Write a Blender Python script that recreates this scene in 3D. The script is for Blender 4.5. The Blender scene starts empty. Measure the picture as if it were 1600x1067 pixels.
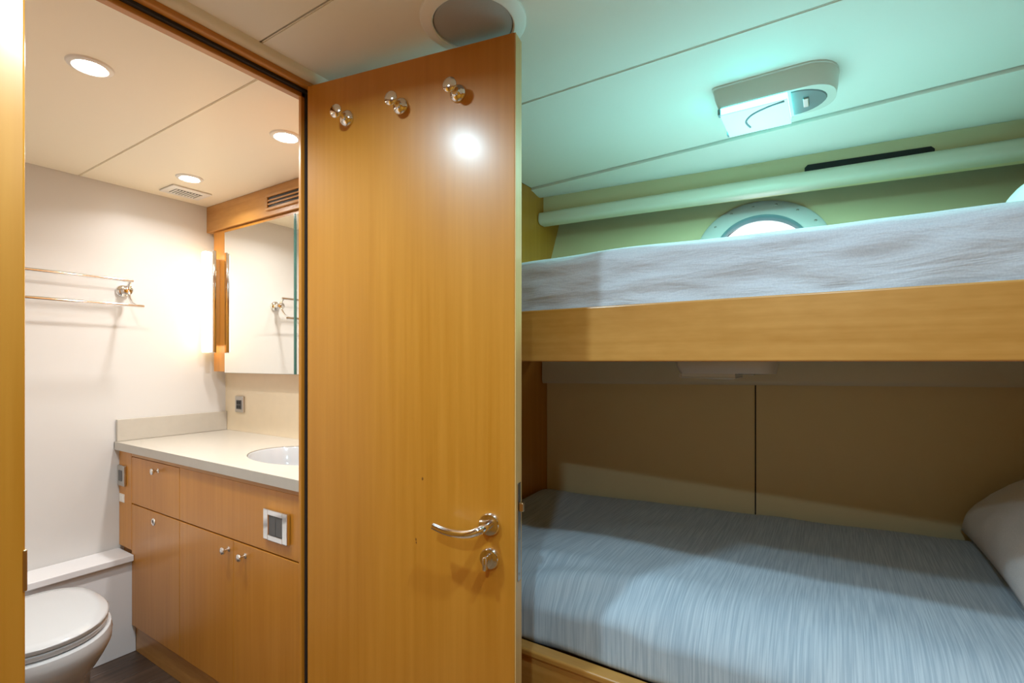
import bpy, bmesh, math, random
from mathutils import Vector, Matrix, noise

random.seed(7)
PI = math.pi
R = math.radians
C = bpy.context.scene.collection
SC = bpy.context.scene
H = 1.28                      # camera height above the floor

# ------------------------------------------------------------------ camera
cam_d = bpy.data.cameras.new('camera')
cam_d.sensor_width = 36.0
cam_d.lens = 780.0 / 1600.0 * 36.0
cam_d.shift_y = 31.5 / 1600.0
cam_d.clip_start = 0.02
cam = bpy.data.objects.new('camera', cam_d)
C.objects.link(cam)
cam.location = (0, 0, H)
cam.rotation_euler = (R(90), 0, R(32.7 - 90))
SC.camera = cam

# ------------------------------------------------------------------ world (daylight outside the porthole)
w = bpy.data.worlds.new('world')
SC.world = w
w.use_nodes = True
bg = w.node_tree.nodes['Background']
bg.inputs[0].default_value = (0.86, 0.95, 1.0, 1)
bg.inputs[1].default_value = 2.6

SC.view_settings.view_transform = 'Standard'
SC.view_settings.look = 'None'
SC.view_settings.exposure = 0.0
SC.view_settings.gamma = 1.0
SC.view_settings.use_curve_mapping = False

# lamp powers (watts) and colours; the lights themselves sit in their lamp builders
P_CABIN, COL_CABIN = (10.5, 8.5, 14.0), (0.60, 0.86, 1.0)
P_BATH, COL_BATH = (6.7, 7.8, 4.0), (1.0, 0.97, 0.93)
E_BUNK, COL_BUNK = 15.0, (0.06, 1.0, 0.97)
P_BUNK, COL_BULB = 10.0, (0.40, 1.0, 0.96)
E_VANITY, COL_VANITY = 7.5, (1.0, 0.74, 0.40)


# ------------------------------------------------------------------ materials
def new_mat(name):
    m = bpy.data.materials.new(name)
    m.use_nodes = True
    nt = m.node_tree
    return m, nt, nt.nodes['Principled BSDF']


def plain(name, col, rough=0.5, metal=0.0, coat=0.0, bump=0.0, bscale=80.0, emit=None, es=0.0, var=0.0, spec=0.5, vscale=6.0):
    m, nt, b = new_mat(name)
    b.inputs['Base Color'].default_value = (*col, 1)
    b.inputs['Roughness'].default_value = rough
    b.inputs['Metallic'].default_value = metal
    b.inputs['Coat Weight'].default_value = coat
    b.inputs['Coat Roughness'].default_value = 0.08
    b.inputs['Specular IOR Level'].default_value = spec
    if emit:
        b.inputs['Emission Color'].default_value = (*emit, 1)
        b.inputs['Emission Strength'].default_value = es
    tc = nt.nodes.new('ShaderNodeTexCoord')
    n = nt.nodes.new('ShaderNodeTexNoise')
    n.inputs['Scale'].default_value = bscale
    n.inputs['Detail'].default_value = 4
    nt.links.new(tc.outputs['Object'], n.inputs['Vector'])
    if bump > 0:
        bp = nt.nodes.new('ShaderNodeBump')
        bp.inputs['Strength'].default_value = bump
        bp.inputs['Distance'].default_value = 0.002
        nt.links.new(n.outputs['Fac'], bp.inputs['Height'])
        nt.links.new(bp.outputs['Normal'], b.inputs['Normal'])
    if var > 0:
        n2 = nt.nodes.new('ShaderNodeTexNoise')
        n2.inputs['Scale'].default_value = vscale
        nt.links.new(tc.outputs['Object'], n2.inputs['Vector'])
        mx = nt.nodes.new('ShaderNodeMixRGB')
        mx.inputs[1].default_value = (*[c * (1 - var) for c in col], 1)
        mx.inputs[2].default_value = (*[min(1, c * (1 + var)) for c in col], 1)
        nt.links.new(n2.outputs['Fac'], mx.inputs[0])
        nt.links.new(mx.outputs[0], b.inputs['Base Color'])
    return m


def wood(name, dark, light, axis='z', rough=0.42, coat=0.40, curl=0.0, fine=55.0):
    m, nt, b = new_mat(name)
    tc = nt.nodes.new('ShaderNodeTexCoord')

    def mapped(s_across, s_along):
        mp = nt.nodes.new('ShaderNodeMapping')
        s = [s_across] * 3
        s['xyz'.index(axis)] = s_along
        mp.inputs['Scale'].default_value = s
        nt.links.new(tc.outputs['Object'], mp.inputs['Vector'])
        return mp
    n1 = nt.nodes.new('ShaderNodeTexNoise')
    n1.inputs['Scale'].default_value = 1.0
    n1.inputs['Detail'].default_value = 5
    nt.links.new(mapped(fine, fine * 0.03).outputs[0], n1.inputs['Vector'])
    n2 = nt.nodes.new('ShaderNodeTexNoise')
    n2.inputs['Scale'].default_value = 1.0
    n2.inputs['Detail'].default_value = 3
    nt.links.new(mapped(7.0, 0.8).outputs[0], n2.inputs['Vector'])
    mixf = nt.nodes.new('ShaderNodeMath')
    mixf.operation = 'ADD'
    nt.links.new(n1.outputs['Fac'], mixf.inputs[0])
    nt.links.new(n2.outputs['Fac'], mixf.inputs[1])
    last = mixf
    if curl > 0:      # ripple figure across the grain
        n3 = nt.nodes.new('ShaderNodeTexNoise')
        n3.inputs['Scale'].default_value = 1.0
        n3.inputs['Detail'].default_value = 2
        nt.links.new(mapped(60.0, 18.0).outputs[0], n3.inputs['Vector'])
        mu = nt.nodes.new('ShaderNodeMath')
        mu.operation = 'MULTIPLY_ADD'
        mu.inputs[1].default_value = curl
        nt.links.new(n3.outputs['Fac'], mu.inputs[0])
        nt.links.new(mixf.outputs[0], mu.inputs[2])
        last = mu
    off = 0.5 * curl
    mr = nt.nodes.new('ShaderNodeMapRange')
    mr.inputs['From Min'].default_value = 0.72 + off
    mr.inputs['From Max'].default_value = 1.28 + off
    nt.links.new(last.outputs[0], mr.inputs['Value'])
    mx = nt.nodes.new('ShaderNodeMixRGB')
    mx.inputs[1].default_value = (*dark, 1)
    mx.inputs[2].default_value = (*light, 1)
    nt.links.new(mr.outputs['Result'], mx.inputs[0])
    nt.links.new(mx.outputs[0], b.inputs['Base Color'])
    b.inputs['Roughness'].default_value = rough
    b.inputs['Coat Weight'].default_value = coat
    b.inputs['Coat Roughness'].default_value = 0.24
    bp = nt.nodes.new('ShaderNodeBump')
    bp.inputs['Strength'].default_value = 0.04
    bp.inputs['Distance'].default_value = 0.001
    nt.links.new(n1.outputs['Fac'], bp.inputs['Height'])
    nt.links.new(bp.outputs['Normal'], b.inputs['Normal'])
    return m


def cloth(name, col_a, col_b, stripe_axis=None, wr=0.25, wscale=(9.0, 9.0, 9.0), weave=900.0, wd=4):
    m, nt, b = new_mat(name)
    tc = nt.nodes.new('ShaderNodeTexCoord')
    b.inputs['Roughness'].default_value = 0.9
    b.inputs['Specular IOR Level'].default_value = 0.15
    b.inputs['Sheen Weight'].default_value = 0.15
    mp = nt.nodes.new('ShaderNodeMapping')
    s = [300.0, 300.0, 300.0]
    if stripe_axis:
        s['xyz'.index(stripe_axis)] = 7.0
        s[2] = 7.0
    mp.inputs['Scale'].default_value = s
    nt.links.new(tc.outputs['Object'], mp.inputs['Vector'])
    n = nt.nodes.new('ShaderNodeTexNoise')
    n.inputs['Scale'].default_value = 1.0
    n.inputs['Detail'].default_value = 3
    nt.links.new(mp.outputs[0], n.inputs['Vector'])
    mr = nt.nodes.new('ShaderNodeMapRange')
    mr.inputs['From Min'].default_value = 0.36
    mr.inputs['From Max'].default_value = 0.64
    nt.links.new(n.outputs['Fac'], mr.inputs['Value'])
    mx = nt.nodes.new('ShaderNodeMixRGB')
    mx.inputs[1].default_value = (*col_a, 1)
    mx.inputs[2].default_value = (*col_b, 1)
    nt.links.new(mr.outputs['Result'], mx.inputs[0])
    nt.links.new(mx.outputs[0], b.inputs['Base Color'])
    n2 = nt.nodes.new('ShaderNodeTexNoise')
    n2.inputs['Scale'].default_value = 1.0
    n2.inputs['Detail'].default_value = wd
    n2.inputs['Roughness'].default_value = 0.5
    n2.inputs['Distortion'].default_value = 0.35
    mp2 = nt.nodes.new('ShaderNodeMapping')
    mp2.inputs['Scale'].default_value = wscale
    mp2.inputs['Rotation'].default_value = (R(8), 0, 0)
    nt.links.new(tc.outputs['Object'], mp2.inputs['Vector'])
    nt.links.new(mp2.outputs[0], n2.inputs['Vector'])
    bp = nt.nodes.new('ShaderNodeBump')
    bp.inputs['Strength'].default_value = wr
    bp.inputs['Distance'].default_value = 0.02
    nt.links.new(n2.outputs['Fac'], bp.inputs['Height'])
    n3 = nt.nodes.new('ShaderNodeTexNoise')
    n3.inputs['Scale'].default_value = weave
    nt.links.new(tc.outputs['Object'], n3.inputs['Vector'])
    bp2 = nt.nodes.new('ShaderNodeBump')
    bp2.inputs['Strength'].default_value = 0.15
    bp2.inputs['Distance'].default_value = 0.001
    nt.links.new(n3.outputs['Fac'], bp2.inputs['Height'])
    nt.links.new(bp.outputs['Normal'], bp2.inputs['Normal'])
    nt.links.new(bp2.outputs['Normal'], b.inputs['Normal'])
    return m


WD, WL = (0.49, 0.186, 0.010), (0.58, 0.240, 0.024)
M = {}
M['wood_z'] = wood('maple_vertical', WD, WL, 'z')
M['wood_y'] = wood('maple_along', (0.45, 0.195, 0.030), (0.57, 0.275, 0.062), 'y', curl=0.5)
M['wood_x'] = wood('maple_across', WD, WL, 'x')
M['wood_edge'] = wood('maple_edge', (0.60, 0.38, 0.14), (0.72, 0.48, 0.20), 'z')
M['plank'] = wood('dark_plank', (0.030, 0.017, 0.011), (0.11, 0.065, 0.042), 'x', rough=0.4, coat=0.1, fine=40)
M['sole'] = wood('maple_sole', (0.20, 0.12, 0.06), (0.28, 0.17, 0.09), 'y')
M['ceil'] = plain('cream_headliner', (0.86, 0.82, 0.74), 0.6, bump=0.05, bscale=400, spec=0.3)
M['vinyl'] = plain('cream_vinyl', (0.82, 0.70, 0.42), 0.42, bump=0.08, bscale=350, spec=0.4)
M['roll'] = plain('padded_vinyl', (0.74, 0.69, 0.54), 0.32, bump=0.05, bscale=350, spec=0.5)
M['bathwall'] = plain('white_laminate', (0.66, 0.65, 0.635), 0.35, spec=0.4)
M['bathceil'] = plain('bath_headliner', (0.95, 0.86, 0.68), 0.45, spec=0.4)
M['stone'] = plain('cream_stone', (0.50, 0.465, 0.405), 0.28, var=0.05, vscale=30, spec=0.5)
M['stonewall'] = plain('cream_stone_wall', (0.78, 0.66, 0.48), 0.3, var=0.04, vscale=20)
M['ceramic'] = plain('white_ceramic', (0.49, 0.505, 0.52), 0.12, coat=0.4)
M['whitebox'] = plain('white_gloss_laminate', (0.80, 0.80, 0.82), 0.25)
M['chrome'] = plain('chrome', (0.80, 0.79, 0.78), 0.10, 1.0)
M['steel'] = plain('brushed_steel', (0.55, 0.53, 0.50), 0.28, 1.0)
M['brass'] = plain('brass', (0.55, 0.40, 0.22), 0.3, 1.0)
M['black'] = plain('black_plastic', (0.008, 0.010, 0.012), 0.45)
M['grey'] = plain('grey_plastic', (0.10, 0.10, 0.10), 0.45)
M['lamp_grey'] = plain('lamp_grey_plastic', (0.16, 0.17, 0.17), 0.4)
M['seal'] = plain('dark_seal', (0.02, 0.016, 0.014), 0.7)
M['cream_plastic'] = plain('cream_plastic', (0.66, 0.60, 0.52), 0.35)
M['white_plastic'] = plain('white_plastic', (0.82, 0.80, 0.75), 0.35)
M['grille'] = plain('speaker_grille', (0.40, 0.385, 0.37), 0.6, bump=0.4, bscale=900)
M['mirror'] = plain('mirror_glass', (0.93, 0.95, 0.93), 0.015, 1.0)
M['glass_edge'] = plain('mirror_edge', (0.05, 0.14, 0.12), 0.2)
M['knot'] = plain('wood_knot', (0.24, 0.09, 0.012), 0.4)
M['ring'] = plain('porthole_ring', (0.80, 0.83, 0.82), 0.3)
M['gasket'] = plain('porthole_gasket', (0.20, 0.33, 0.36), 0.4)
M['sheet'] = cloth('white_cotton_sheet', (0.49, 0.505, 0.55), (0.55, 0.565, 0.60), None, wr=0.6, wscale=(9.0, 4.5, 22.0))
M['blanket'] = cloth('grey_blue_bedspread', (0.37, 0.46, 0.54), (0.54, 0.625, 0.69), 'x', wr=0.18, wscale=(4.0, 4.0, 4.0))
M['pillow'] = cloth('white_pillowcase', (0.74, 0.73, 0.72), (0.80, 0.79, 0.78), None, wr=0.25, wscale=(6.0, 6.0, 6.0))
M['lens_off'] = plain('lamp_lens_off', (0.70, 0.70, 0.66), 0.25)
M['glow_bunk'] = plain('lit_lens_edge', (0.8, 0.9, 0.9), 0.3, emit=COL_BUNK, es=E_BUNK)
M['glow_lens'] = plain('lit_lens_cool', (0.4, 0.5, 0.5), 0.5, emit=(0.55, 0.95, 1.0), es=0.85)
M['glow_bath'] = plain('lit_lens_white', (0.9, 0.9, 0.9), 0.3, emit=(1, 0.95, 0.86), es=70)
M['glow_cab'] = plain('lit_lens_cold', (0.9, 0.9, 0.9), 0.3, emit=(0.9, 0.97, 1), es=25)
M['glow_van'] = plain('lit_diffuser_warm', (0.9, 0.9, 0.85), 0.3, emit=COL_VANITY, es=E_VANITY)

gl, nt, b = new_mat('porthole_glass')
b.inputs['Base Color'].default_value = (0.97, 1, 1, 1)
b.inputs['Transmission Weight'].default_value = 1.0
b.inputs['Roughness'].default_value = 0.0
b.inputs['IOR'].default_value = 1.02
M['glass'] = gl


# ------------------------------------------------------------------ helpers
def world_loc(o):
    v = Vector((0, 0, 0))
    while o is not None:
        v = v + o.location
        o = o.parent
    return v


def obj(name, bm, mat, parent=None, local=False, smooth=False, auto=None):
    """one mesh object; unless local, coordinates are of the room and are shifted to the parent's base"""
    me = bpy.data.meshes.new(name)
    if parent is not None and not local:
        off = world_loc(parent)
        bmesh.ops.translate(bm, verts=bm.verts, vec=-off)
    bmesh.ops.recalc_face_normals(bm, faces=bm.faces)
    bm.to_mesh(me)
    bm.free()
    if smooth:
        for p in me.polygons:
            p.use_smooth = True
        if auto is not None:
            me.set_sharp_from_angle(angle=R(auto))
    me.materials.append(M[mat] if isinstance(mat, str) else mat)
    o = bpy.data.objects.new(name, me)
    C.objects.link(o)
    if parent is not None:
        o.parent = parent
    return o


def tag(o, label=None, cat=None, group=None, kind=None):
    if label:
        o['label'] = label
    if cat:
        o['category'] = cat
    if group:
        o['group'] = group
    if kind:
        o['kind'] = kind
    return o


def thing(name, loc, label, cat, rotz=0.0, group=None, kind=None):
    o = bpy.data.objects.new(name, None)
    C.objects.link(o)
    o.location = loc
    o.rotation_euler = (0, 0, rotz)
    o.empty_display_size = 0.05
    return tag(o, label, cat, group, kind)


def dup(root, loc, rotz=None, label=None):
    def cp(o, parent):
        c = o.copy()
        C.objects.link(c)
        c.parent = parent
        for ch in list(o.children):
            cp(ch, c)
        return c
    kids = list(root.children)
    r = root.copy()
    C.objects.link(r)
    for k in kids:
        cp(k, r)
    r.location = loc
    if rotz is not None:
        r.rotation_euler = (0, 0, rotz)
    if label:
        r['label'] = label
    return r


def box(x0, x1, y0, y1, z0, z1, bev=0.0, seg=2, bm=None):
    t = bmesh.new()
    bmesh.ops.create_cube(t, size=1.0)
    for v in t.verts:
        v.co = Vector((x0 + (v.co.x + .5) * (x1 - x0), y0 + (v.co.y + .5) * (y1 - y0), z0 + (v.co.z + .5) * (z1 - z0)))
    if bev > 0:
        bmesh.ops.bevel(t, geom=list(t.edges), offset=bev, segments=seg, profile=0.5, affect='EDGES')
    return join(bm, t)


def join(bm, t):
    if bm is None:
        return t
    me = bpy.data.meshes.new('tmp')
    t.to_mesh(me)
    t.free()
    bm.from_mesh(me)
    bpy.data.meshes.remove(me)
    return bm


def lathe(profile, mat4=None, n=32, bm=None, sx=1.0, sy=1.0):
    """profile of (radius, height) turned about local z"""
    t = bmesh.new()
    rings = []
    for (r, h) in profile:
        if r < 1e-6:
            rings.append([t.verts.new((0, 0, h))])
        else:
            rings.append([t.verts.new((r * sx * math.cos(2 * PI * k / n), r * sy * math.sin(2 * PI * k / n), h)) for k in range(n)])
    for a, b_ in zip(rings, rings[1:]):
        for k in range(n):
            k2 = (k + 1) % n
            if len(a) == 1 and len(b_) == 1:
                continue
            if len(a) == 1:
                t.faces.new((a[0], b_[k], b_[k2]))
            elif len(b_) == 1:
                t.faces.new((a[k], a[k2], b_[0]))
            else:
                t.faces.new((a[k], a[k2], b_[k2], b_[k]))
    if mat4 is not None:
        bmesh.ops.transform(t, matrix=mat4, verts=t.verts)
    return join(bm, t)


def axis_mat(loc, zdir):
    z = Vector(zdir).normalized()
    q = z.to_track_quat('Z', 'Y')
    return Matrix.Translation(Vector(loc)) @ q.to_matrix().to_4x4()


def tube(pts, rad, n=14, bm=None, sub=6, flat=1.0):
    """smooth round bar through pts (Catmull-Rom), rad a number or list"""
    P = [Vector(p) for p in pts]
    rr = rad if isinstance(rad, (list, tuple)) else [rad] * len(P)
    out, ro = [], []
    for i in range(len(P) - 1):
        p0, p1, p2, p3 = P[max(i - 1, 0)], P[i], P[i + 1], P[min(i + 2, len(P) - 1)]
        for s in range(sub):
            t = s / sub
            out.append(0.5 * ((2 * p1) + (p2 - p0) * t + (2 * p0 - 5 * p1 + 4 * p2 - p3) * t * t + (3 * p1 - p0 - 3 * p2 + p3) * t ** 3))
            ro.append(rr[i] * (1 - t) + rr[i + 1] * t)
    out.append(P[-1])
    ro.append(rr[-1])
    t_ = bmesh.new()
    rings = []
    up = Vector((0, 0, 1))
    prev = None
    for i, p in enumerate(out):
        d = (out[min(i + 1, len(out) - 1)] - out[max(i - 1, 0)]).normalized()
        if prev is None:
            ref = up if abs(d.dot(up)) < 0.9 else Vector((1, 0, 0))
            u = d.cross(ref).normalized()
        else:
            u = (prev - d * prev.dot(d)).normalized()
        prev = u
        v = d.cross(u)
        rings.append([t_.verts.new(p + (u * math.cos(2 * PI * k / n) + v * math.sin(2 * PI * k / n) * flat) * ro[i]) for k in range(n)])
    for a, b_ in zip(rings, rings[1:]):
        for k in range(n):
            t_.faces.new((a[k], a[(k + 1) % n], b_[(k + 1) % n], b_[k]))
    t_.faces.new(rings[0])
    t_.faces.new(list(reversed(rings[-1])))
    return join(bm, t_)


def loft(rings, closed_ends=True):
    t = bmesh.new()
    vs = [[t.verts.new(p) for p in r] for r in rings]
    n = len(vs[0])
    for a, b_ in zip(vs, vs[1:]):
        for k in range(n):
            t.faces.new((a[k], a[(k + 1) % n], b_[(k + 1) % n], b_[k]))
    if closed_ends:
        t.faces.new(vs[0])
        t.faces.new(list(reversed(vs[-1])))
    return t


def prism_y(prof, y0, y1, shift=0.0, ny=1):
    """profile of (x, z) swept along y; x shifts by `shift` per metre travelled towards -y from y0"""
    rings = []
    for i in range(ny + 1):
        y = y0 + (y1 - y0) * i / ny
        rings.append([(x + (y0 - y) * shift, y, z) for x, z in prof])
    return loft(rings)


def plate_with_hole(s0, s1, t0, t1, c, rs, rt, d0, d1, fn, n=72):
    """flat plate in (s, t) with an elliptical hole, thickness d0..d1, mapped by fn(s, t, d)"""
    angs = [2 * PI * k / n for k in range(n)]
    for (a, b_) in ((s0, t0), (s0, t1), (s1, t0), (s1, t1)):
        angs.append(math.atan2(b_ - c[1], a - c[0]) % (2 * PI))
    angs = sorted(set(round(a, 5) for a in angs))
    bm = bmesh.new()

    def outer(a):
        ca, sa = math.cos(a), math.sin(a)
        ks = []
        if abs(ca) > 1e-6:
            ks.append(((s1 if ca > 0 else s0) - c[0]) / ca)
        if abs(sa) > 1e-6:
            ks.append(((t1 if sa > 0 else t0) - c[1]) / sa)
        k = min(k for k in ks if k > 0)
        return c[0] + ca * k, c[1] + sa * k

    def inner(a):
        k = 1.0 / math.sqrt((math.cos(a) / rs) ** 2 + (math.sin(a) / rt) ** 2)
        return c[0] + k * math.cos(a), c[1] + k * math.sin(a)
    L = []
    for f, d in ((outer, d0), (inner, d0), (inner, d1), (outer, d1)):
        L.append([bm.verts.new(fn(*f(a), d)) for a in angs])
    m = len(angs)
    for i in range(4):
        A, B = L[i], L[(i + 1) % 4]
        for k in range(m):
            bm.faces.new((A[k], A[(k + 1) % m], B[(k + 1) % m], B[k]))
    return bm


def soft_box(lo, hi, rad, n, fn=None):
    """box with big round edges, n = divisions per axis, fn moves each point"""
    t = bmesh.new()
    nx, ny, nz = n
    cache = {}

    def v(i, j, k):
        key = (i, j, k)
        if key not in cache:
            p = Vector((lo[0] + (hi[0] - lo[0]) * i / nx, lo[1] + (hi[1] - lo[1]) * j / ny, lo[2] + (hi[2] - lo[2]) * k / nz))
            q = Vector([min(max(p[a], lo[a] + rad[a]), hi[a] - rad[a]) for a in range(3)])
            d = p - q
            e = Vector([d[a] / rad[a] if rad[a] > 0 else 0 for a in range(3)])
            L = e.length
            if L > 1e-9:
                mx = max(abs(e.x), abs(e.y), abs(e.z))
                e = e / L * mx
                p = q + Vector([e[a] * rad[a] for a in range(3)])
            if fn:
                p = fn(p)
            cache[key] = t.verts.new(p)
        return cache[key]
    for i in range(nx):
        for j in range(ny):
            for k in (0, nz):
                t.faces.new((v(i, j, k), v(i + 1, j, k), v(i + 1, j + 1, k), v(i, j + 1, k)))
    for i in range(nx):
        for k in range(nz):
            for j in (0, ny):
                t.faces.new((v(i, j, k), v(i + 1, j, k), v(i + 1, j, k + 1), v(i, j, k + 1)))
    for j in range(ny):
        for k in range(nz):
            for i in (0, nx):
                t.faces.new((v(i, j, k), v(i, j + 1, k), v(i, j + 1, k + 1), v(i, j, k + 1)))
    return t


def area_light(name, parent, loc, power, col, size, spread=164.0):
    d = bpy.data.lights.new(name, 'AREA')
    d.shape = 'DISK'
    d.size = size
    d.energy = power
    d.color = col
    d.spread = R(spread)
    o = bpy.data.objects.new(name, d)
    C.objects.link(o)
    o.parent = parent
    o.location = loc
    return o


# ------------------------------------------------------------------ room plan (x to the hull, y to the bathroom)
ZC = H + 0.80               # ceiling
YD = 1.228                  # cabin face of the doorway wall
YF = 1.17                   # foot panel of the bunks
YB = 2.73                   # bathroom back wall
XV = 1.418                  # vanity wall
YH = -0.82                  # head wall


def soffit_x(y):
    return 2.10 + 0.11 * (YF - y)


def hull_x(y, z):           # sloping upper hull
    return 2.269 - 0.466 * (0.70 - (z - H)) + 0.125 * (YF - y)


def lower_x(y):
    return 2.13 + 0.129 * (1.2 - y)


# floor
fl = tag(obj('floor', box(-1.1, 2.8, 1.23, 2.9, -0.10, -0.012), 'plank'), 'dark brown plank floor of the bathroom', 'floor', kind='structure')
tag(obj('floor_cabin', box(-1.1, 2.8, -1.0, 1.2295, -0.10, 0.0), 'sole'), 'brown cabin floor below the picture', 'floor', kind='structure')
xs = [-0.05, 0.36, 0.98, 1.40]
k = 0
y = 1.23
while y < 2.72:
    cuts = [-0.05, 0.30 + 0.37 * (k % 3), 1.40]
    for a, b_ in zip(cuts, cuts[1:]):
        obj('plank', box(a + .0012, b_ - .0012, y + .0012, min(y + 0.118, 2.73) - .0012, -0.012, 0.0, 0.0012, 1), 'plank', fl)
    y += 0.118
    k += 1

# cabin walls
tag(obj('wall_left', box(-1.10, -1.0, -1.0, 1.4, -0.1, ZC + .1), 'wood_z'), 'maple panelled cabin wall behind the camera', 'wall', kind='structure')
tag(obj('wall_rear', box(-1.1, 2.8, YH - .1, YH, -0.1, ZC + .1), 'wood_z'), 'maple panelled wall at the head of the bunks', 'wall', kind='structure')
bm = box(-1.05, 0.2846, YD, 1.30, -0.05, ZC + .05, 0.004)
bm = box(0.886, 2.7, YD, 1.30, -0.05, ZC + .05, bm=bm)
tag(obj('wall_front', bm, 'wood_z'), 'maple wall beside the bathroom doorway with a rounded door jamb', 'wall', kind='structure')
tag(obj('wall_foot', box(1.0, 2.45, YF, YD - .001, -0.05, ZC + 0.0, 0.0), 'wood_z'), 'maple panel closing the foot of the two bunks', 'wall', kind='structure')

# door frame
tr = tag(obj('trim_1', box(0.20, 0.95, YD - .001, 1.298, H + .765, ZC + .02, 0.003), 'wood_x'), 'maple door head above the bathroom doorway', 'trim', kind='structure')
obj('door_stop', box(0.285, 0.887, 1.258, 1.280, H + .745, H + .768, 0.002), 'wood_x', tr)
obj('door_stop', box(0.861, 0.887, 1.258, 1.270, 0.0, H + .766, 0.002), 'wood_z', tr)
obj('door_seal', box(0.285, 0.885, 1.246, 1.259, H + .757, H + .766), 'seal', tr)
obj('door_seal', box(0.872, 0.887, 1.250, 1.259, 0.0, H + .766), 'seal', tr)
st = obj('strike_plate', box(0.2805, 0.2868, YD - .0025, YD + .03, H - .415, H - .34, 0.002), 'brass', tr)
# cream moulding where the ceiling meets the wall
prof = [(0, 0), (0, -.022), (-.006, -.022), (-.018, -.012), (-.022, 0)]
rings = [[(x, YD + a, ZC + c) for a, c in prof] for x in (-1.0, 1.0)]
tag(obj('trim_2', loft(rings), 'ceil', smooth=True, auto=40), 'cream moulding between cabin ceiling and door head', 'trim', kind='structure')

# cabin ceiling: a backing with separate headliner panels
ce = tag(obj('ceiling', box(-1.1, 2.8, -1.0, 1.29, ZC + .012, ZC + .10), 'seal'), 'cream cabin ceiling of long headliner panels', 'ceiling', kind='structure')


def ceil_panel(pts, parent, mat, z=ZC, th=0.0125, bev=0.0025):
    t = bmesh.new()
    f = t.faces.new([t.verts.new((x, y_, z)) for x, y_ in pts])
    r = bmesh.ops.extrude_face_region(t, geom=[f])
    bmesh.ops.translate(t, verts=[e for e in r['geom'] if isinstance(e, bmesh.types.BMVert)], vec=(0, 0, th))
    low = [e for e in t.edges if all(abs(v.co.z - z) < 1e-6 for v in e.verts)]
    bmesh.ops.bevel(t, geom=low, offset=bev, segments=2, affect='EDGES')
    return obj('ceiling_panel', t, mat, parent)


def seam2(y_):
    return 1.985 - 0.065 * (1.2 - y_)


ceil_panel([(-1.0, YH), (0.711, YH), (0.711, YD), (-1.0, YD)], ce, 'ceil')
ceil_panel([(0.715, YH), (1.319, YH), (1.319, YD), (0.715, YD)], ce, 'ceil')
ceil_panel([(1.323, YH), (seam2(YH), YH), (seam2(YF), YF), (1.323, YF)], ce, 'ceil')
# curled-over edge panel down to the soffit
t = bmesh.new()
NP, NY = 12, 10
grid = []
for j in range(NY + 1):
    y_ = YF + (YH - YF) * j / NY
    a, b_ = seam2(y_) + .004, soffit_x(y_) + .004
    row = []
    for i in range(NP + 1):
        u = i / NP
        dz = -0.010 * (1 - u ** 4) - 0.026 * math.sin(PI * (u ** 1.7)) * min(1.0, (b_ - a) / 0.30 + 0.15)
        row.append(t.verts.new((a + (b_ - a) * u, y_, ZC + dz)))
    grid.append(row)
for j in range(NY):
    for i in range(NP):
        t.faces.new((grid[j][i], grid[j][i + 1], grid[j + 1][i + 1], grid[j + 1][i]))
for row, nxt in zip(grid, grid[1:]):      # the panel's near edge turns up to the backing
    t.faces.new((row[0], nxt[0], t.verts.new((nxt[0].co.x + .002, nxt[0].co.y, ZC + .0125)), t.verts.new((row[0].co.x + .002, row[0].co.y, ZC + .0125))))
obj('ceiling_panel', t, 'ceil', ce, smooth=True, auto=40)

# hull side: soffit, rail, sloping upper hull with porthole, lower wall
wh = tag(obj('wall_hull', prism_y([(2.102, H + .668), (2.102, ZC + .01), (2.16, ZC + .01), (2.16, H + .668)], YF, YH, 0.11), 'vinyl'),
         'cream vinyl soffit and hull lining above the upper bunk', 'wall', kind='structure')


def hull_map(s, t_, d):     # s along the hull from foot to head, t_ height, d outwards
    y_ = YF - s
    z_ = H + t_
    return (hull_x(y_, z_) + d, y_, z_)


PS, PT = YF - 0.245, 0.455
hu = obj('hull_lining', plate_with_hole(0, YF - YH, 0.10, 0.735, (PS, PT), 0.175, 0.160, 0.0, 0.03, hull_map), 'vinyl', wh)
# outer skin with the same opening so the room is closed
obj('hull_skin', plate_with_hole(-0.1, YF - YH + .1, 0.05, 0.95, (PS, PT), 0.172, 0.157, 0.031, 0.06, hull_map), 'seal', wh)

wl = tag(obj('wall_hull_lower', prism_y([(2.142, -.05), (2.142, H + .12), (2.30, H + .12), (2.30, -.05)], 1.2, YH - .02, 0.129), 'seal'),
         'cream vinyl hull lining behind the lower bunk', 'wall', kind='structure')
for ya, yb in ((YF, 0.2675), (0.2625, YH)):
    t = bmesh.new()
    cs = []
    for z_ in (0.45, H - .02):
        cs.append([(lower_x(ya), ya, z_), (lower_x(yb), yb, z_), (lower_x(yb) + .011, yb, z_), (lower_x(ya) + .011, ya, z_)])
    t = loft(cs)
    bmesh.ops.bevel(t, geom=list(t.edges), offset=0.003, segments=2, affect='EDGES')
    obj('wall_panel', t, 'vinyl', wl)


def roll_profile(x, z0, z1, d):
    h = z1 - z0
    pts = []
    for (a, c) in ((0, 1.0), (.55, 1.0), (.80, .96), (.92, .86), (.97, .70), (1.0, .45), (1.0, .30), (.95, .16), (.82, .05), (.6, 0), (0, 0.0)):
        pts.append((x - d * a, z0 + h * c))
    return pts


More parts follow.
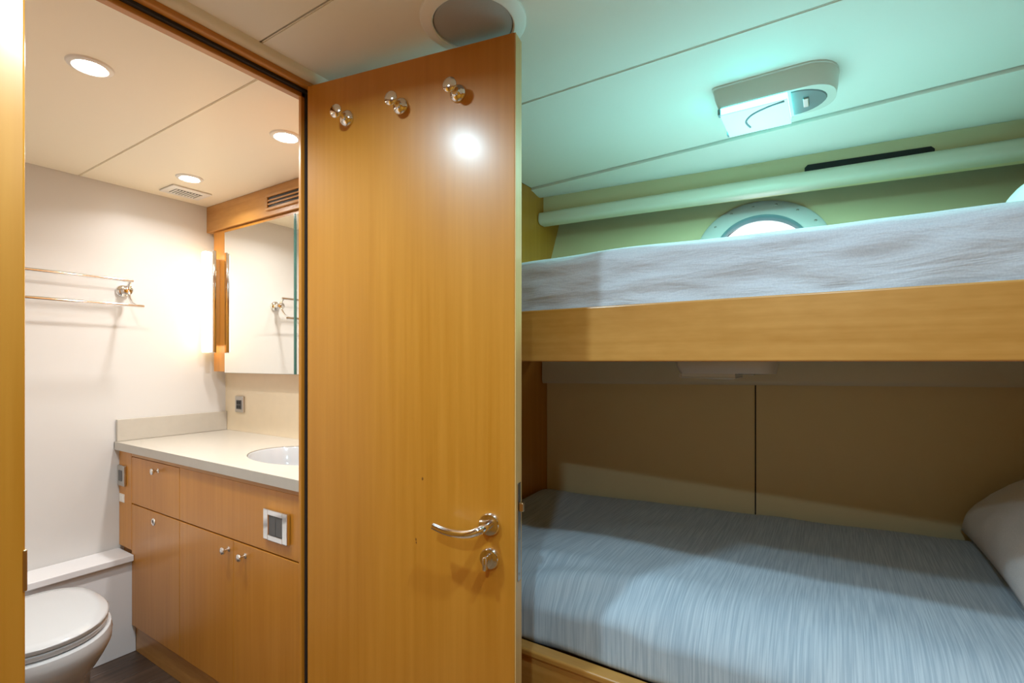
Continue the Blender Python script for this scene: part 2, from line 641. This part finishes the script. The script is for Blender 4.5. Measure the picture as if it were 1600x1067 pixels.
rings = [[(x + soffit_x(y_) - 2.10, y_, z) for x, z in roll_profile(2.104, H + z0, H + z1, .058)] for y_, z0, z1 in ((YF - .004, .648, .706), (YH, .664, .728))]
tag(obj('trim_3', loft(rings), 'roll', smooth=True, auto=50),
    'padded cream rail along the hull above the porthole', 'trim', kind='structure')
rings = []
for i in range(2):
    y_ = (YF - .004, YH)[i]
    z0 = H + (-.103, -.083)[i]
    rings.append([(lower_x(y_) + .002 - .055 * a, y_, z) for a, z in
                  ((0, H + .035), (.9, H + .035), (1, H + .02), (1, z0 + .02), (.95, z0 + .006), (.85, z0), (0, z0))])
tag(obj('trim_4', loft(rings), 'roll', smooth=True, auto=40), 'padded cream rail under the upper bunk by the hull', 'trim', kind='structure')

# porthole
tilt = Vector((1, 0.125, -0.466)).normalized()      # outward normal of the sloping hull
pc = Vector(hull_map(PS, PT, 0))
pm = axis_mat(pc, -tilt)
win = thing('window_1', pc, 'round porthole with white flange, overexposed daylight behind the upper mattress', 'window', kind='structure')
RO = 0.250
obj('porthole_flange', lathe([(0.172, -.030), (0.172, .010), (0.176, .013), (RO - .006, .012), (RO, .008), (RO, -.002)], pm, 72), 'ring', win, smooth=True, auto=35)
obj('gasket', lathe([(0.1725, -.012), (0.1725, .014), (0.170, .016), (0.166, .013), (0.163, .004), (0.162, -.012)], pm, 72), 'gasket', win, smooth=True, auto=50)
obj('pane', lathe([(0, -.004), (0.170, -.004), (0.170, -.010), (0, -.010)], pm, 64), 'glass', win)
for kk in range(16):
    a = 2 * PI * (kk + 0.35) / 16
    rr = 0.226 if kk % 2 else 0.222
    p = pm @ Vector((rr * math.cos(a), rr * math.sin(a), .012))
    obj('screw', lathe([(0, .003), (0.0035, .0025), (0.0055, 0), (0.0055, -.003)], axis_mat(p, -tilt), 12), 'steel', win, smooth=True)

# black slot in the soffit
t = loft([[(soffit_x(y_) - .004, y_, H + .690), (soffit_x(y_) - .004, y_, H + z1), (soffit_x(y_) + .01, y_, H + z1), (soffit_x(y_) + .01, y_, H + .690)]
          for y_, z1 in ((0.09, .742), (0.08, .752), (-.29, .752), (-.30, .742))])
tag(obj('slot_vent', t, 'black'), 'narrow black slot on the soffit just above the padded rail', 'vent')

# ------------------------------------------------------------------ bunks
ub = thing('bunk_bed', (1.18, YF, H), 'upper bunk with a deep figured maple front board', 'bed')
obj('front_board', box(1.18, 1.207, YH + .001, YF - .001, H, H + .140, 0.004, 3), 'wood_y', ub)
obj('slatted_base', prism_y([(1.2075, H + .006), (1.2075, H + .030), (2.0, H + .030), (2.0, H + .006)], YF - .002, YH + .002, 0.12), 'vinyl', ub)

lb = thing('bunk_bed', (1.18, YF, 0), 'lower bunk with a maple front board under the bedspread', 'bed')
obj('front_board', box(1.18, 1.200, YH + .001, YF - .001, 0.0, H - .807, 0.0), 'wood_y', lb)
obj('board_capping', box(1.172, 1.215, YH + .001, YF - .001, H - .808, H - .788, 0.006, 3), 'wood_y', lb)
obj('platform', prism_y([(1.2155, H - .86), (1.2155, H - .83), (2.11, H - .83), (2.11, H - .86)], YF - .002, YH + .002, 0.129), 'wood_y', lb)


def upper_fn(p):
    x, y_, z = p
    u = (x - 1.222) / (1.95 - 1.222)
    x2 = 1.222 + u * ((1.95 - 1.222) + 0.12 * (YF - y_))
    s = (z - (H + .032)) / .265
    n1 = noise.noise(Vector((y_ * 3.0, z * 9.0, x2 * 3.0)))
    n2 = noise.noise(Vector((y_ * 7.0 + z * 14.0, z * 26.0 - y_ * 4.0, x2 * 5.0 + 3.1)))
    n3 = abs(noise.noise(Vector((y_ * 5.0 + z * 9.0 + 8.0, z * 17.0, x2 * 8.0)))) - .2
    z2 = z + 0.006 * n1 * s + 0.004 * noise.noise(Vector((y_ * 4, x2 * 4, 9))) * s
    z2 += (-0.012 * s if y_ > 0.9 else 0) * min(1, (y_ - .9) / .25)
    if u < 0.15:
        x2 -= (0.010 * n1 + 0.007 * n2 + 0.010 * n3) * min(1.0, 3 * s + .1)
        x2 = max(x2, 1.2085)
    return Vector((x2, y_, z2))


um = obj('mattress', soft_box((1.222, YH + .004, H + .032), (1.95, YF - .004, H + .297), (.055, .06, .05), (40, 220, 26), upper_fn), 'sheet', smooth=True)
tag(um, 'upper bunk mattress in a wrinkled white cotton sheet', 'mattress')


def lower_fn(p):
    x, y_, z = p
    u = (x - 1.217) / (2.11 - 1.217)
    x2 = 1.217 + u * ((2.11 - 1.217) + 0.129 * (YF - y_))
    s = (z - (H - .828)) / .215
    n1 = noise.noise(Vector((y_ * 2.0, x2 * 2.0, 3.0)))
    n2 = noise.noise(Vector((y_ * 6.0 + x2 * 3, x2 * 6.0, 7.0)))
    zz = z + s * (0.010 * n1 + 0.004 * n2)
    # a soft dip towards the foot, a low ridge across it, and rumples on the front edge
    zz -= s * 0.030 * max(0.0, 1 - abs(y_ - 0.95) / .3) * max(0.0, 1 - abs(u - .45) / .4)
    front = max(0.0, 1 - u / .20)
    zz -= s * 0.05 * front ** 2
    if u < .3:
        f = front
        zz += s * f * 0.012 * noise.noise(Vector((y_ * 9 + x2 * 6, x2 * 10 - y_ * 3, z * 8)))
        foot = max(0.0, min(1.0, (y_ - .15) / .5))
        q = (y_ - 1.1) * .55 + (x2 - 1.22) * 1.6 + .05 * noise.noise(Vector((y_ * 4, x2 * 4, 2.0)))
        zz += s * foot * math.sin(q * 34.0) * 0.007 * min(1.0, front * 1.6)
        x2 = max(1.2165, x2 - foot * .006 * math.sin(q * 34.0 + 1.0) * front)
    return Vector((x2, y_, zz))


lm = obj('mattress', soft_box((1.217, YH + .004, H - .828), (2.11, YF - .004, H - .590), (.12, .05, .07), (60, 150, 18), lower_fn), 'blanket', smooth=True)
tag(lm, 'lower bunk mattress under a streaky grey-blue bedspread', 'mattress')


def pillow_mesh(Lx, Ly, T):
    t = bmesh.new()
    n = 36
    top, bot = [], []
    for i in range(n + 1):
        rt, rb = [], []
        for j in range(n + 1):
            u, v = 2 * i / n - 1, 2 * j / n - 1
            e = max(0.0, (1 - u ** 4) * (1 - v ** 4)) ** 0.55
            pinch = 1 - 0.06 * (1 - abs(u) ** 2) * abs(v) ** 3
            pinch2 = 1 - 0.06 * (1 - abs(v) ** 2) * abs(u) ** 3
            x, y_ = u * Lx / 2 * pinch2, v * Ly / 2 * pinch
            wv = 0.010 * noise.noise(Vector((u * 2.5, v * 2.5, 1.7))) + 0.006 * noise.noise(Vector((u * 6, v * 6, 4)))
            a = t.verts.new((x, y_, T / 2 * e + wv * e))
            rt.append(a)
            rb.append(a if (i in (0, n) or j in (0, n)) else t.verts.new((x, y_, -T / 2 * e + wv * e)))
        top.append(rt)
        bot.append(rb)
    for i in range(n):
        for j in range(n):
            t.faces.new((top[i][j], top[i + 1][j], top[i + 1][j + 1], top[i][j + 1]))
            q = (bot[i][j], bot[i][j + 1], bot[i + 1][j + 1], bot[i + 1][j])
            if len(set(q)) > 2:
                try:
                    t.faces.new(q)
                except ValueError:
                    pass
    return t


def laid_pillow(dims, loc, tilt, zrest):
    t_ = pillow_mesh(*dims)
    bmesh.ops.rotate(t_, cent=(0, 0, 0), matrix=Matrix.Rotation(R(tilt), 3, 'X'), verts=t_.verts)
    for v in t_.verts:                      # the underside flattens where it rests on the bed
        v.co.z = max(v.co.z, zrest - loc[2])
    o_ = obj('pillow', t_, 'pillow', smooth=True)
    o_.location = loc
    return o_


pl = laid_pillow((0.76, 0.50, 0.25), (1.93, -0.580, H - .450), -35, H - .583)
tag(pl, 'plump white pillow lying on the grey-blue lower bunk', 'pillow')
pu = laid_pillow((0.62, 0.44, 0.22), (1.80, -0.580, H + .420), -25, H + .300)
tag(pu, 'white pillow on the upper bunk at the picture edge', 'pillow')


# ------------------------------------------------------------------ bunk lamps (D-shaped plastic fitting with a lit lens)
def d_outline(y0, y1, w, r0, off=0.0, n=14):
    """x across +-w, straight end at y1, rounded end at y0"""
    w2 = w - off
    y1b = y1 - off
    pts = []
    for (cx, cy, a0, a1) in ((w2 - r0, y1b - r0, 0, 90), (-w2 + r0, y1b - r0, 90, 180)):
        for k_ in range(5):
            a = R(a0 + (a1 - a0) * k_ / 4)
            pts.append((cx + r0 * math.cos(a), cy + r0 * math.sin(a)))
    ry = 0.085 - off * .6
    for k_ in range(n + 1):
        a = PI + PI * k_ / n
        ca, sa = math.cos(a), math.sin(a)
        pts.append((w2 * math.copysign(abs(ca) ** .8, ca), y0 + ry + off * 0.4 + ry * math.copysign(abs(sa) ** .9, sa)))
    return pts


def bunk_lamp(loc, label, lit):
    th = thing('bunk_lamp', loc, label, 'lamp')
    lens_mat = 'glow_bunk' if lit else 'lens_off'
    L0, L1, W = -.165, .145, .098
    rings = []
    for off, z in ((0, 0), (0.0, -.012), (.003, -.030), (.010, -.052), (.014, -.058)):
        rings.append([(x, y_, z) for x, y_ in d_outline(L0, L1, W, .014, off)])
    obj('housing', loft(rings), 'cream_plastic', th, local=True, smooth=True, auto=35)
    rings = []
    for off, z in ((-.004, 0), (-.004, -.004), (0.0, -.006)):
        rings.append([(x, y_, z) for x, y_ in d_outline(L0, L1, W, .014, off)])
    obj('base_rim', loft(rings), 'cream_plastic', th, local=True, smooth=True, auto=35)
    ln = obj('lens', box(-.080, .084, -.046, .128, -.080, -.0745, 0.002, 2), 'glow_lens' if lit else 'lens_off', th, local=True, smooth=True, auto=40)
    obj('lens_edge', box(-.079, .083, -.045, .127, -.0740, -.0575), lens_mat, th, local=True)
    if lit:
        a_ = area_light('lamp', th, (0, .04, -.0860), P_BUNK, COL_BULB, 0.15, 178)
        a_.data.shape = 'SQUARE'
    arc = [(.0 - .078 + .014 * 0, -.046 + .008, -.0805), (-.070, .0, -.0805), (-.045, .045, -.0805), (-.005, .068, -.0805), (.04, .062, -.0805)]
    obj('thumb_ridge', tube(arc, .0030, 8), 'gasket' if lit else 'lens_off', ln, local=True, smooth=True)
    for sx in (-1, 1):
        obj('hinge', box(sx * .076 - .010, sx * .076 + .010, .126, .134, -.078, -.060, .002), 'gasket' if lit else 'cream_plastic', th, local=True)
    sw_pl = []
    for z, k_ in ((-.0575, 1.0), (-.0605, .96)):
        ring = []
        for i in range(16):
            a = PI + PI * i / 15
            ring.append((.076 * k_ * math.cos(a), -.053 + .086 * k_ * math.sin(a), z))
        sw_pl.append(ring)
    sp = obj('switch_plate', loft(sw_pl), 'lamp_grey', th, local=True)
    obj('rocker_switch', box(-.026, .026, -.094, -.080, -.066, -.0600, .002), 'steel', sp, local=True)
    return th


bunk_lamp((1.645, 0.150, ZC), 'lit cool-white lamp on the cabin ceiling above the upper bunk', True)
l2 = bunk_lamp((1.86, 0.315, H + .0055), 'unlit cream lamp under the upper bunk', False)
l2.scale = (1, 1, .78)

# ------------------------------------------------------------------ ceiling loudspeaker
sp = thing('ceiling_speaker', (0.935, 0.708, ZC), 'round grey ceiling loudspeaker with white rim above the open door', 'speaker')
obj('rim', lathe([(0.094, 0.0), (0.094, -.012), (0.097, -.014), (0.118, -.010), (0.124, -.005), (0.124, 0)], None, 64), 'white_plastic', sp, local=True, smooth=True, auto=40)
obj('grille', lathe([(0, -.0125), (0.06, -.0120), (0.0915, -.0095), (0.0925, -.006), (0.0925, 0)], None, 64), 'grille', sp, local=True, smooth=True, auto=60)


# ------------------------------------------------------------------ recessed downlights
def downlight(loc, label, power, col, glow, group, spread=150.0):
    th = thing('downlight', loc, label, 'light', group=group)
    obj('trim_ring', lathe([(0.036, -.001), (0.036, -.005), (0.040, -.007), (0.050, -.004), (0.0525, 0), (0.036, 0)], None, 40), 'white_plastic', th, local=True, smooth=True, auto=40)
    obj('lens', lathe([(0, -.0085), (0.020, -.008), (0.031, -.0062), (0.0355, -.003), (0.0355, -.0005)], None, 40), glow, th, local=True, smooth=True)
    area_light('lamp', th, (0, 0, -.0125), power, col, 0.066, spread)
    return th


downlight((0.520, 1.690, ZC), 'bright downlight above the toilet, nearest the left jamb', P_BATH[0], COL_BATH, 'glow_bath', 'bathroom downlights')
downlight((1.058, 1.633, ZC), 'bright downlight beside the door frame above the basin', P_BATH[1], COL_BATH, 'glow_bath', 'bathroom downlights')
downlight((1.071, 2.356, ZC), 'bright downlight next to the ceiling vent in the far corner', P_BATH[2], COL_BATH, 'glow_bath', 'bathroom downlights')
downlight((0.37, 0.905, ZC), 'cabin downlight in front of the doorway', P_CABIN[0], COL_CABIN, 'glow_cab', 'cabin downlights', 162.0)
downlight((0.633, 0.0, ZC), 'cabin downlight over the aisle beside the bunks', P_CABIN[1], COL_CABIN, 'glow_cab', 'cabin downlights')
downlight((-0.39, 0.05, ZC), 'cabin downlight behind the camera', P_CABIN[2], COL_CABIN, 'glow_cab', 'cabin downlights')

# ------------------------------------------------------------------ the open door
door = thing('door_1', (0.86, YD, 0), 'open maple bathroom door with three chrome coat hooks', 'door', rotz=R(-79), kind='structure')
DW, DT = 0.62, 0.040
obj('door_leaf', box(0, DW - .001, 0, DT, 0.012, H + .765, 0.0015, 1), 'wood_z', door, local=True)
obj('edge_band', box(DW - .001, DW + .0012, 0.0008, DT - .0008, 0.013, H + .764), 'wood_edge', door, local=True)
for (u, z, s) in ((.371, -.293, .0026), (.352, -.447, .0022), (.353, -.455, .0018)):
    obj('wood_knot', lathe([(0, .0004), (s * .5, .0003), (s, 0)], axis_mat((u, -.0002, H + z), (0, -1, 0)), 10, sy=1.6), 'knot', door, local=True)
for u in (.138, .308, .472):
    pr = [(0.0215, 0), (0.0215, .004), (0.0195, .008), (0.013, .011), (0.0105, .012), (0.0075, .016), (0.006, .022)]
    hk = obj('coat_hook', lathe(pr, axis_mat((u, 0, H + .650), (0, -1, 0)), 32), 'chrome', door, local=True, smooth=True, auto=50)
    obj('hook_post', lathe([(0.006, .020), (0.0052, .034), (0.007, .042)], axis_mat((u, 0, H + .650), (0, -1, 0)), 20), 'chrome', hk, local=True, smooth=True)
    obj('hook_disc', lathe([(0, .0405), (0.014, .0405), (0.0175, .0425), (0.0180, .0455), (0.0165, .0475), (0, .0490)], axis_mat((u, 0, H + .650), (0, -1, 0)), 32), 'chrome', hk, local=True, smooth=True, auto=50)
hz = H - .384
hd = obj('handle_rosette', lathe([(0.027, 0), (0.027, .005), (0.0245, .009), (0.012, .010), (0, .010)], axis_mat((.556, 0, hz), (0, -1, 0)), 40), 'chrome', door, local=True, smooth=True, auto=50)
obj('lever', tube([(.556, -.006, hz), (.556, -.030, hz), (.550, -.046, hz - .002), (.530, -.053, hz - .010), (.500, -.054, hz - .014), (.465, -.053, hz - .012), (.432, -.052, hz - .004)],
                  [.0095, .0095, .0098, .0098, .0095, .009, .008], 18), 'chrome', hd, local=True, smooth=True, auto=60)
tz = H - .465
tt = obj('thumbturn_rosette', lathe([(0.025, 0), (0.025, .005), (0.0225, .009), (0.010, .010), (0, .010)], axis_mat((.556, 0, tz), (0, -1, 0)), 40), 'chrome', door, local=True, smooth=True, auto=50)
obj('thumbturn', box(.5515, .5605, -.034, -.008, tz - .019, tz + .013, .003, 3), 'chrome', tt, local=True, smooth=True, auto=40)
lk = obj('lock_plate', box(DW + .001, DW + .0030, .010, .030, H - .515, H - .285, .0008, 1), 'steel', door, local=True)
obj('latch_bolt', box(DW + .003, DW + .015, .014, .026, H - .352, H - .330, .003, 2), 'brass', lk, local=True)
for z in (-.42, -.50):
    obj('screw', lathe([(0, .001), (.003, .001), (.004, 0)], axis_mat((DW + .003, .020, H + z), (1, 0, 0)), 12), 'steel', lk, local=True)

# ------------------------------------------------------------------ bathroom shell
tag(obj('wall_back', box(-0.15, 1.56, YB, YB + .08, -0.05, ZC + .05), 'bathwall'), 'white bathroom wall behind the towel rail', 'wall', kind='structure')
tag(obj('wall_side', box(-0.15, -0.05, 1.25, YB + .05, -0.05, ZC + .05), 'bathwall'), 'white bathroom wall out of sight beside the toilet', 'wall', kind='structure')
tag(obj('wall_vanity', box(XV, XV + .08, 1.25, YB + .05, -0.05, ZC + .05), 'stonewall'), 'cream stone wall between the countertop and mirror', 'wall', kind='structure')
cb = tag(obj('ceiling_bathroom', box(-0.15, 1.56, 1.29, YB + .06, ZC + .012, ZC + .1), 'seal'), 'cream bathroom ceiling of two panels', 'ceiling', kind='structure')
ceil_panel([(-0.05, 1.30), (0.7990, 1.30), (0.7990, YB), (-0.05, YB)], cb, 'bathceil')
ceil_panel([(0.8012, 1.30), (XV, 1.30), (XV, YB), (0.8012, YB)], cb, 'bathceil')

# ceiling extractor grille
ev = thing('ceiling_vent', (1.150, 2.565, ZC), 'cream slotted extractor vent in the bathroom ceiling corner', 'vent')
bmx = box(-.085, .085, -.070, .070, -.008, 0, .005, 2)
obj('plate', bmx, 'white_plastic', ev, local=True, smooth=True, auto=40)
obj('recess', box(-.056, .056, -.036, .036, -.0092, -.0078), 'grey', ev, local=True)
for i in range(9):
    x = -.052 + .013 * i
    obj('slat', box(x - .0036, x + .0036, -.036, .036, -.0125, -.0090, .001, 1), 'white_plastic', ev, local=True)

# maple fascia above the mirror, with an air grille
fz0, fz1 = H + .667, ZC
fa = tag(obj('trim_5', box(1.322, XV, 1.30, YB, fz0, fz1 - .001, 0.002), 'wood_y'), 'maple fascia under the bathroom ceiling above the mirror', 'trim', kind='structure')
ag = thing('air_grille', (1.322, 2.02, H + .722), 'maple louvred air grille in the fascia above the mirror', 'vent')
gy0, gy1 = 1.86, 2.184
for z0, z1 in ((H + .690, H + .702), (H + .749, H + .761)):
    obj('frame', box(1.312, 1.3225, gy0, gy1, z0, z1, .002), 'wood_y', ag)
for y0, y1 in ((gy0, gy0 + .014), (gy1 - .014, gy1)):
    obj('frame', box(1.312, 1.3225, y0, y1, H + .702, H + .749, .002), 'wood_y', ag)
obj('recess', box(1.319, 1.3225, gy0 + .014, gy1 - .014, H + .702, H + .749), 'black', ag)
for i in range(2):
    zc = H + .7175 + .016 * i
    obj('slat', box(1.3135, 1.3195, gy0 + .014, gy1 - .014, zc - .0035, zc + .0035, .001, 1), 'wood_y', ag)

# mirror cabinet
mc = thing('mirror_cabinet', (1.37, 2.1, H - .055), 'mirrored maple wall cabinet above the basin', 'cabinet')
obj('carcass', box(1.336, XV - .001, 1.32, YB - .045, H - .050, fz0 - .001, .001), 'wood_z', mc)
for (y0, y1) in ((1.985, 2.566), (1.40, 1.977)):
    d = obj('mirror_door', box(1.3290, 1.3355, y0, y1, H - .056, H + .648), 'glass_edge', mc)
    obj('mirror', box(1.3278, 1.3290, y0 + .001, y1 - .001, H - .055, H + .647), 'mirror', d)
obj('glass_strip', box(1.3225, 1.3278, 1.978, 1.984, H - .056, H + .648), 'glass_edge', mc)

# vanity lamp
vl = thing('vanity_lamp', (1.335, 2.64, H + .05), 'tall lit vanity lamp with chrome front beside the mirror', 'lamp')
obj('backplate', box(1.300, 1.3355, 2.622, 2.652, H + .08, H + .52, .002), 'chrome', vl)
obj('diffuser', box(1.266, 1.302, 2.629, 2.667, H + .046, H + .553, .006, 3), 'glow_van', vl, smooth=True, auto=40)
obj('chrome_cover', box(1.287, 1.305, 2.594, 2.6285, H + .043, H + .556, .004, 3), 'chrome', vl, smooth=True, auto=40)

# socket above the countertop
so = thing('socket', (XV, 2.580, H - .22), 'small square steel socket on the cream wall under the mirror', 'socket')
obj('plate', box(XV - .010, XV, 2.541, 2.619, H - .262, H - .178, .003), 'steel', so)
obj('insert', box(XV - .013, XV - .009, 2.558, 2.602, H - .246, H - .198, .002), 'grey', so)
for i in (-1, 1):
    for j in (-1, 1):
        obj('key', box(XV - .0155, XV - .0125, 2.580 + i * .010 - .007, 2.580 + i * .010 + .007, H - .222 + j * .011 - .008, H - .222 + j * .011 + .008, .001), 'black', so)

# ------------------------------------------------------------------ vanity
XF = 0.945
va = thing('vanity_cabinet', (XF, 2.0, 0), 'maple vanity cabinet with drawer and chrome knobs under the basin', 'cabinet')
zt = H - .397
bmx = box(XF + .019, XV - .001, 1.302, YB - .001, 0.125, 0.145)
bmx = box(XF + .019, XV - .001, YB - .019, YB - .001, 0.145, zt - .002, bm=bmx)
bmx = box(XF + .019, XV - .001, 1.302, 1.320, 0.145, zt - .002, bm=bmx)
bmx = box(XV - .013, XV - .001, 1.320, YB - .019, 0.145, zt - .002, bm=bmx)
bmx = box(XF + .019, XF + .022, 1.320, YB - .019, 0.145, zt - .002, bm=bmx)
obj('carcass', bmx, 'wood_z', va)
obj('toe_kick', box(XF + .016, XF + .035, 1.302, 2.5955, 0.001, 0.126), 'wood_y', va)
obj('stile', box(XF, XF + .018, 2.598, YB - .001, H - .83, zt - .002, .0015), 'wood_z', va)
obj('top_rail', box(XF, XF + .018, 1.302, 2.597, H - .416, zt - .002, .001), 'wood_y', va)
dr = obj('drawer_front', box(XF, XF + .018, 2.1605, 2.5950, H - .622, H - .4185, .0015), 'wood_z', va)
obj('apron_panel', box(XF, XF + .018, 1.390, 2.1580, H - .622, H - .4165, .0015), 'wood_z', va)
obj('stile', box(XF, XF + .018, 1.302, 1.388, 0.122, H - .4165, .0015), 'wood_z', va)
ld = obj('door', box(XF, XF + .018, 2.1605, 2.5950, 0.122, H - .627, .0015), 'wood_z', va)
d2 = obj('door', box(XF, XF + .018, 1.7675, 2.1580, 0.122, H - .627, .0015), 'wood_z', va)
d3 = obj('door', box(XF, XF + .018, 1.390, 1.7655, 0.122, H - .627, .0015), 'wood_z', va)


def knob(parent, y_, z):
    pr = [(0.009, 0), (0.009, .002), (0.005, .004), (0.0042, .012), (0.006, .017), (0.0125, .020), (0.0135, .024), (0.0115, .028), (0, .030)]
    obj('knob', lathe(pr, axis_mat((XF, y_, z), (-1, 0, 0)), 24), 'chrome', parent, smooth=True, auto=60)


knob(dr, 2.340, H - .450)
knob(d2, 1.795, H - .662)
knob(d3, 1.690, H - .664)
obj('ring_lock', lathe([(0.0085, 0), (0.0085, .002), (0.010, .004), (0.0145, .003), (0.0155, 0)], axis_mat((XF, 2.385, H - .669), (-1, 0, 0)), 24), 'chrome', ld, smooth=True)
obj('lock_hole', lathe([(0, .0008), (0.009, .0008), (0.009, 0)], axis_mat((XF, 2.385, H - .669), (-1, 0, 0)), 20), 'black', ld)

# switches on the vanity front
s1 = thing('light_switch', (XF, 1.497, H - .522), 'chrome framed double rocker switch on the vanity front', 'switch')
y0, y1, z0, z1 = 1.434, 1.566, H - .578, H - .478
bmx = box(XF - .012, XF, y0, y0 + .028, z0, z1, .003)
bmx = box(XF - .012, XF, y1 - .028, y1, z0, z1, .003, bm=bmx)
bmx = box(XF - .012, XF, y0 + .026, y1 - .026, z0, z0 + .018, .002, bm=bmx)
bmx = box(XF - .012, XF, y0 + .026, y1 - .026, z1 - .018, z1, .002, bm=bmx)
obj('frame', bmx, 'chrome', s1)
s1.location.x -= .0008
for ya, yb in ((y0 + .028, 1.4995), (1.5005, y1 - .028)):
    obj('rocker', box(XF - .010, XF, ya, yb, z0 + .018, z1 - .018, .002), 'grey', s1)
s2 = thing('socket', (XF, 2.689, H - .51), 'narrow steel socket on the vanity stile under the countertop', 'socket')
obj('plate', box(XF - .010, XF, 2.650, 2.722, H - .557, H - .465, .003), 'steel', s2)
obj('insert', box(XF - .012, XF - .009, 2.672, 2.706, H - .535, H - .487, .002), 'grey', s2)
s3 = thing('switch_button', (XF, 2.694, H - .613), 'tiny square cream button on the vanity stile', 'switch')
obj('plate', box(XF - .0035, XF, 2.670, 2.718, H - .632, H - .595, .001), 'white_plastic', s3)
obj('button', box(XF - .0055, XF - .003, 2.677, 2.711, H - .626, H - .601, .001), 'white_plastic', s3)

# countertop with basin opening
SX, SY = 1.195, 1.725
ct = thing('countertop', (1.17, 2.0, H - .361), 'cream stone countertop with an oval basin opening', 'countertop')
t = plate_with_hole(0.926, XV - .001, 1.302, YB - .001, (SX, SY), 0.172, 0.262, H - .396, H - .361, lambda s, t_, d: (s, t_, d))
ed = [e for e in t.edges if all(abs(v.co.x - .926) < 1e-4 for v in e.verts)]
bmesh.ops.bevel(t, geom=ed, offset=.003, segments=2, affect='EDGES')
obj('slab', t, 'stone', ct)
obj('backsplash', box(0.932, XV - .001, YB - .018, YB - .001, H - .3605, H - .262, .002), 'stone', ct)
sk = thing('basin', (SX, SY, H - .52), 'white oval basin set into the cream countertop', 'sink')
pr = [(1.06, -.040), (1.004, -.038), (1.004, -.010), (0.995, -.006), (0.980, -.010), (0.95, -.065), (0.86, -.115), (0.62, -.150), (0.25, -.163), (0.08, -.165), (0, -.165), (0, -.172), (0.65, -.158), (0.92, -.120), (1.02, -.075), (1.06, -.046)]
t = lathe([(r, H - .358 + h) for r, h in pr], None, 56, sx=0.170, sy=0.260)
bmesh.ops.translate(t, verts=t.verts, vec=(SX, SY, 0))
obj('bowl', t, 'ceramic', sk, smooth=True, auto=60)
obj('drain', lathe([(0, .003), (.018, .003), (.022, .001), (.022, -.002)], Matrix.Translation((SX, SY, H - .522)), 24), 'chrome', sk, smooth=True)

# ------------------------------------------------------------------ white ledge behind the toilet
lg = thing('ledge_box', (0.4, 2.65, 0), 'white boxed-in ledge along the wall behind the toilet', 'ledge')
obj('front_panel', box(-0.049, XF + .0155, 2.5965, YB - .001, 0.001, H - .872, .001), 'whitebox', lg)
obj('ledge_top', box(-0.049, XF - .001, 2.570, YB - .001, H - .8715, H - .844, .003), 'whitebox', lg)

# ------------------------------------------------------------------ toilet
to = thing('toilet', (0.475, 2.15, 0), 'white ceramic toilet with closed lid in front of the ledge', 'toilet')
TX, TY = 0.498, 2.110


def t_outline(kx, ky, cy, z, n=56, back=1.0):
    pts = []
    for i in range(n):
        a = 2 * PI * i / n
        c, s = math.cos(a), math.sin(a)
        if s < 0:
            x, y_ = 0.185 * math.copysign(abs(c) ** .95, c), 0.250 * s
        else:
            e = 2 / 3.2
            x, y_ = 0.185 * math.copysign(abs(c) ** e, c), 0.215 * abs(s) ** e * back
        pts.append((TX + x * kx, cy + y_ * ky, z))
    return pts


zl = H - .800
obj('lid', loft([t_outline(.985, .985, TY, zl - .018), t_outline(1.0, 1.0, TY, zl - .013), t_outline(1.0, 1.0, TY, zl - .006), t_outline(.975, .975, TY, zl - .0015), t_outline(.85, .85, TY, zl), t_outline(.4, .4, TY, zl + .0015)]), 'ceramic', to, smooth=True, auto=50)
obj('seat', loft([t_outline(.97, .97, TY, zl - .040), t_outline(.99, .99, TY, zl - .035), t_outline(.99, .99, TY, zl - .024), t_outline(.965, .965, TY, zl - .0195)]), 'ceramic', to, smooth=True, auto=50)
t = loft([t_outline(.98, .98, TY, zl - .041), t_outline(1.03, 1.03, TY, zl - .046), t_outline(1.05, 1.05, TY, zl - .065), t_outline(1.04, 1.04, TY, zl - .090),
          t_outline(1.00, .97, TY + .01, zl - .125), t_outline(.94, .88, TY + .03, zl - .170), t_outline(.89, .80, TY + .05, zl - .205), t_outline(.865, .76, TY + .06, zl - .23),
          t_outline(.86, .75, TY + .06, zl - .32), t_outline(.87, .76, TY + .06, 0.03), t_outline(.89, .78, TY + .06, 0.001)])
box(TX - .135, TX + .135, 2.24, 2.586, 0.002, zl - .105, .02, 3, bm=t)
obj('bowl', t, 'ceramic', to, smooth=True, auto=45)
for sx in (-1, 1):
    obj('hinge', lathe([(.013, 0), (.013, .018), (.010, .020), (0, .020)], Matrix.Translation((TX + sx * .07, 2.318, zl - .043)), 20), 'chrome', to, smooth=True, auto=50)

# ------------------------------------------------------------------ towel rail
tw = thing('towel_rail', (0.65, YB, H + .32), 'chrome double towel rail on the white bathroom wall', 'towel rail')
for yo, z, xe in ((-.085, .362, .968), (-.150, .246, .985)):
    obj('bar', tube([(0.25, YB + yo, H + z), (0.6, YB + yo, H + z), (xe, YB + yo, H + z)], .0065, 12), 'chrome', tw, smooth=True, auto=60)
for xm in (.958, .30):
    obj('rosette', lathe([(0.028, 0), (0.028, .006), (0.025, .012), (0.014, .016), (0.012, .05), (0.020, .056), (0.021, .064), (0.016, .068), (0, .068)], axis_mat((xm, YB, H + .322), (0, -1, 0)), 28), 'chrome', tw, smooth=True, auto=50)
    obj('bracket', tube([(xm, YB - .085, H + .362), (xm, YB - .070, H + .345), (xm, YB - .062, H + .322), (xm, YB - .072, H + .295), (xm, YB - .105, H + .262), (xm, YB - .150, H + .246)], .0065, 12), 'chrome', tw, smooth=True, auto=60)
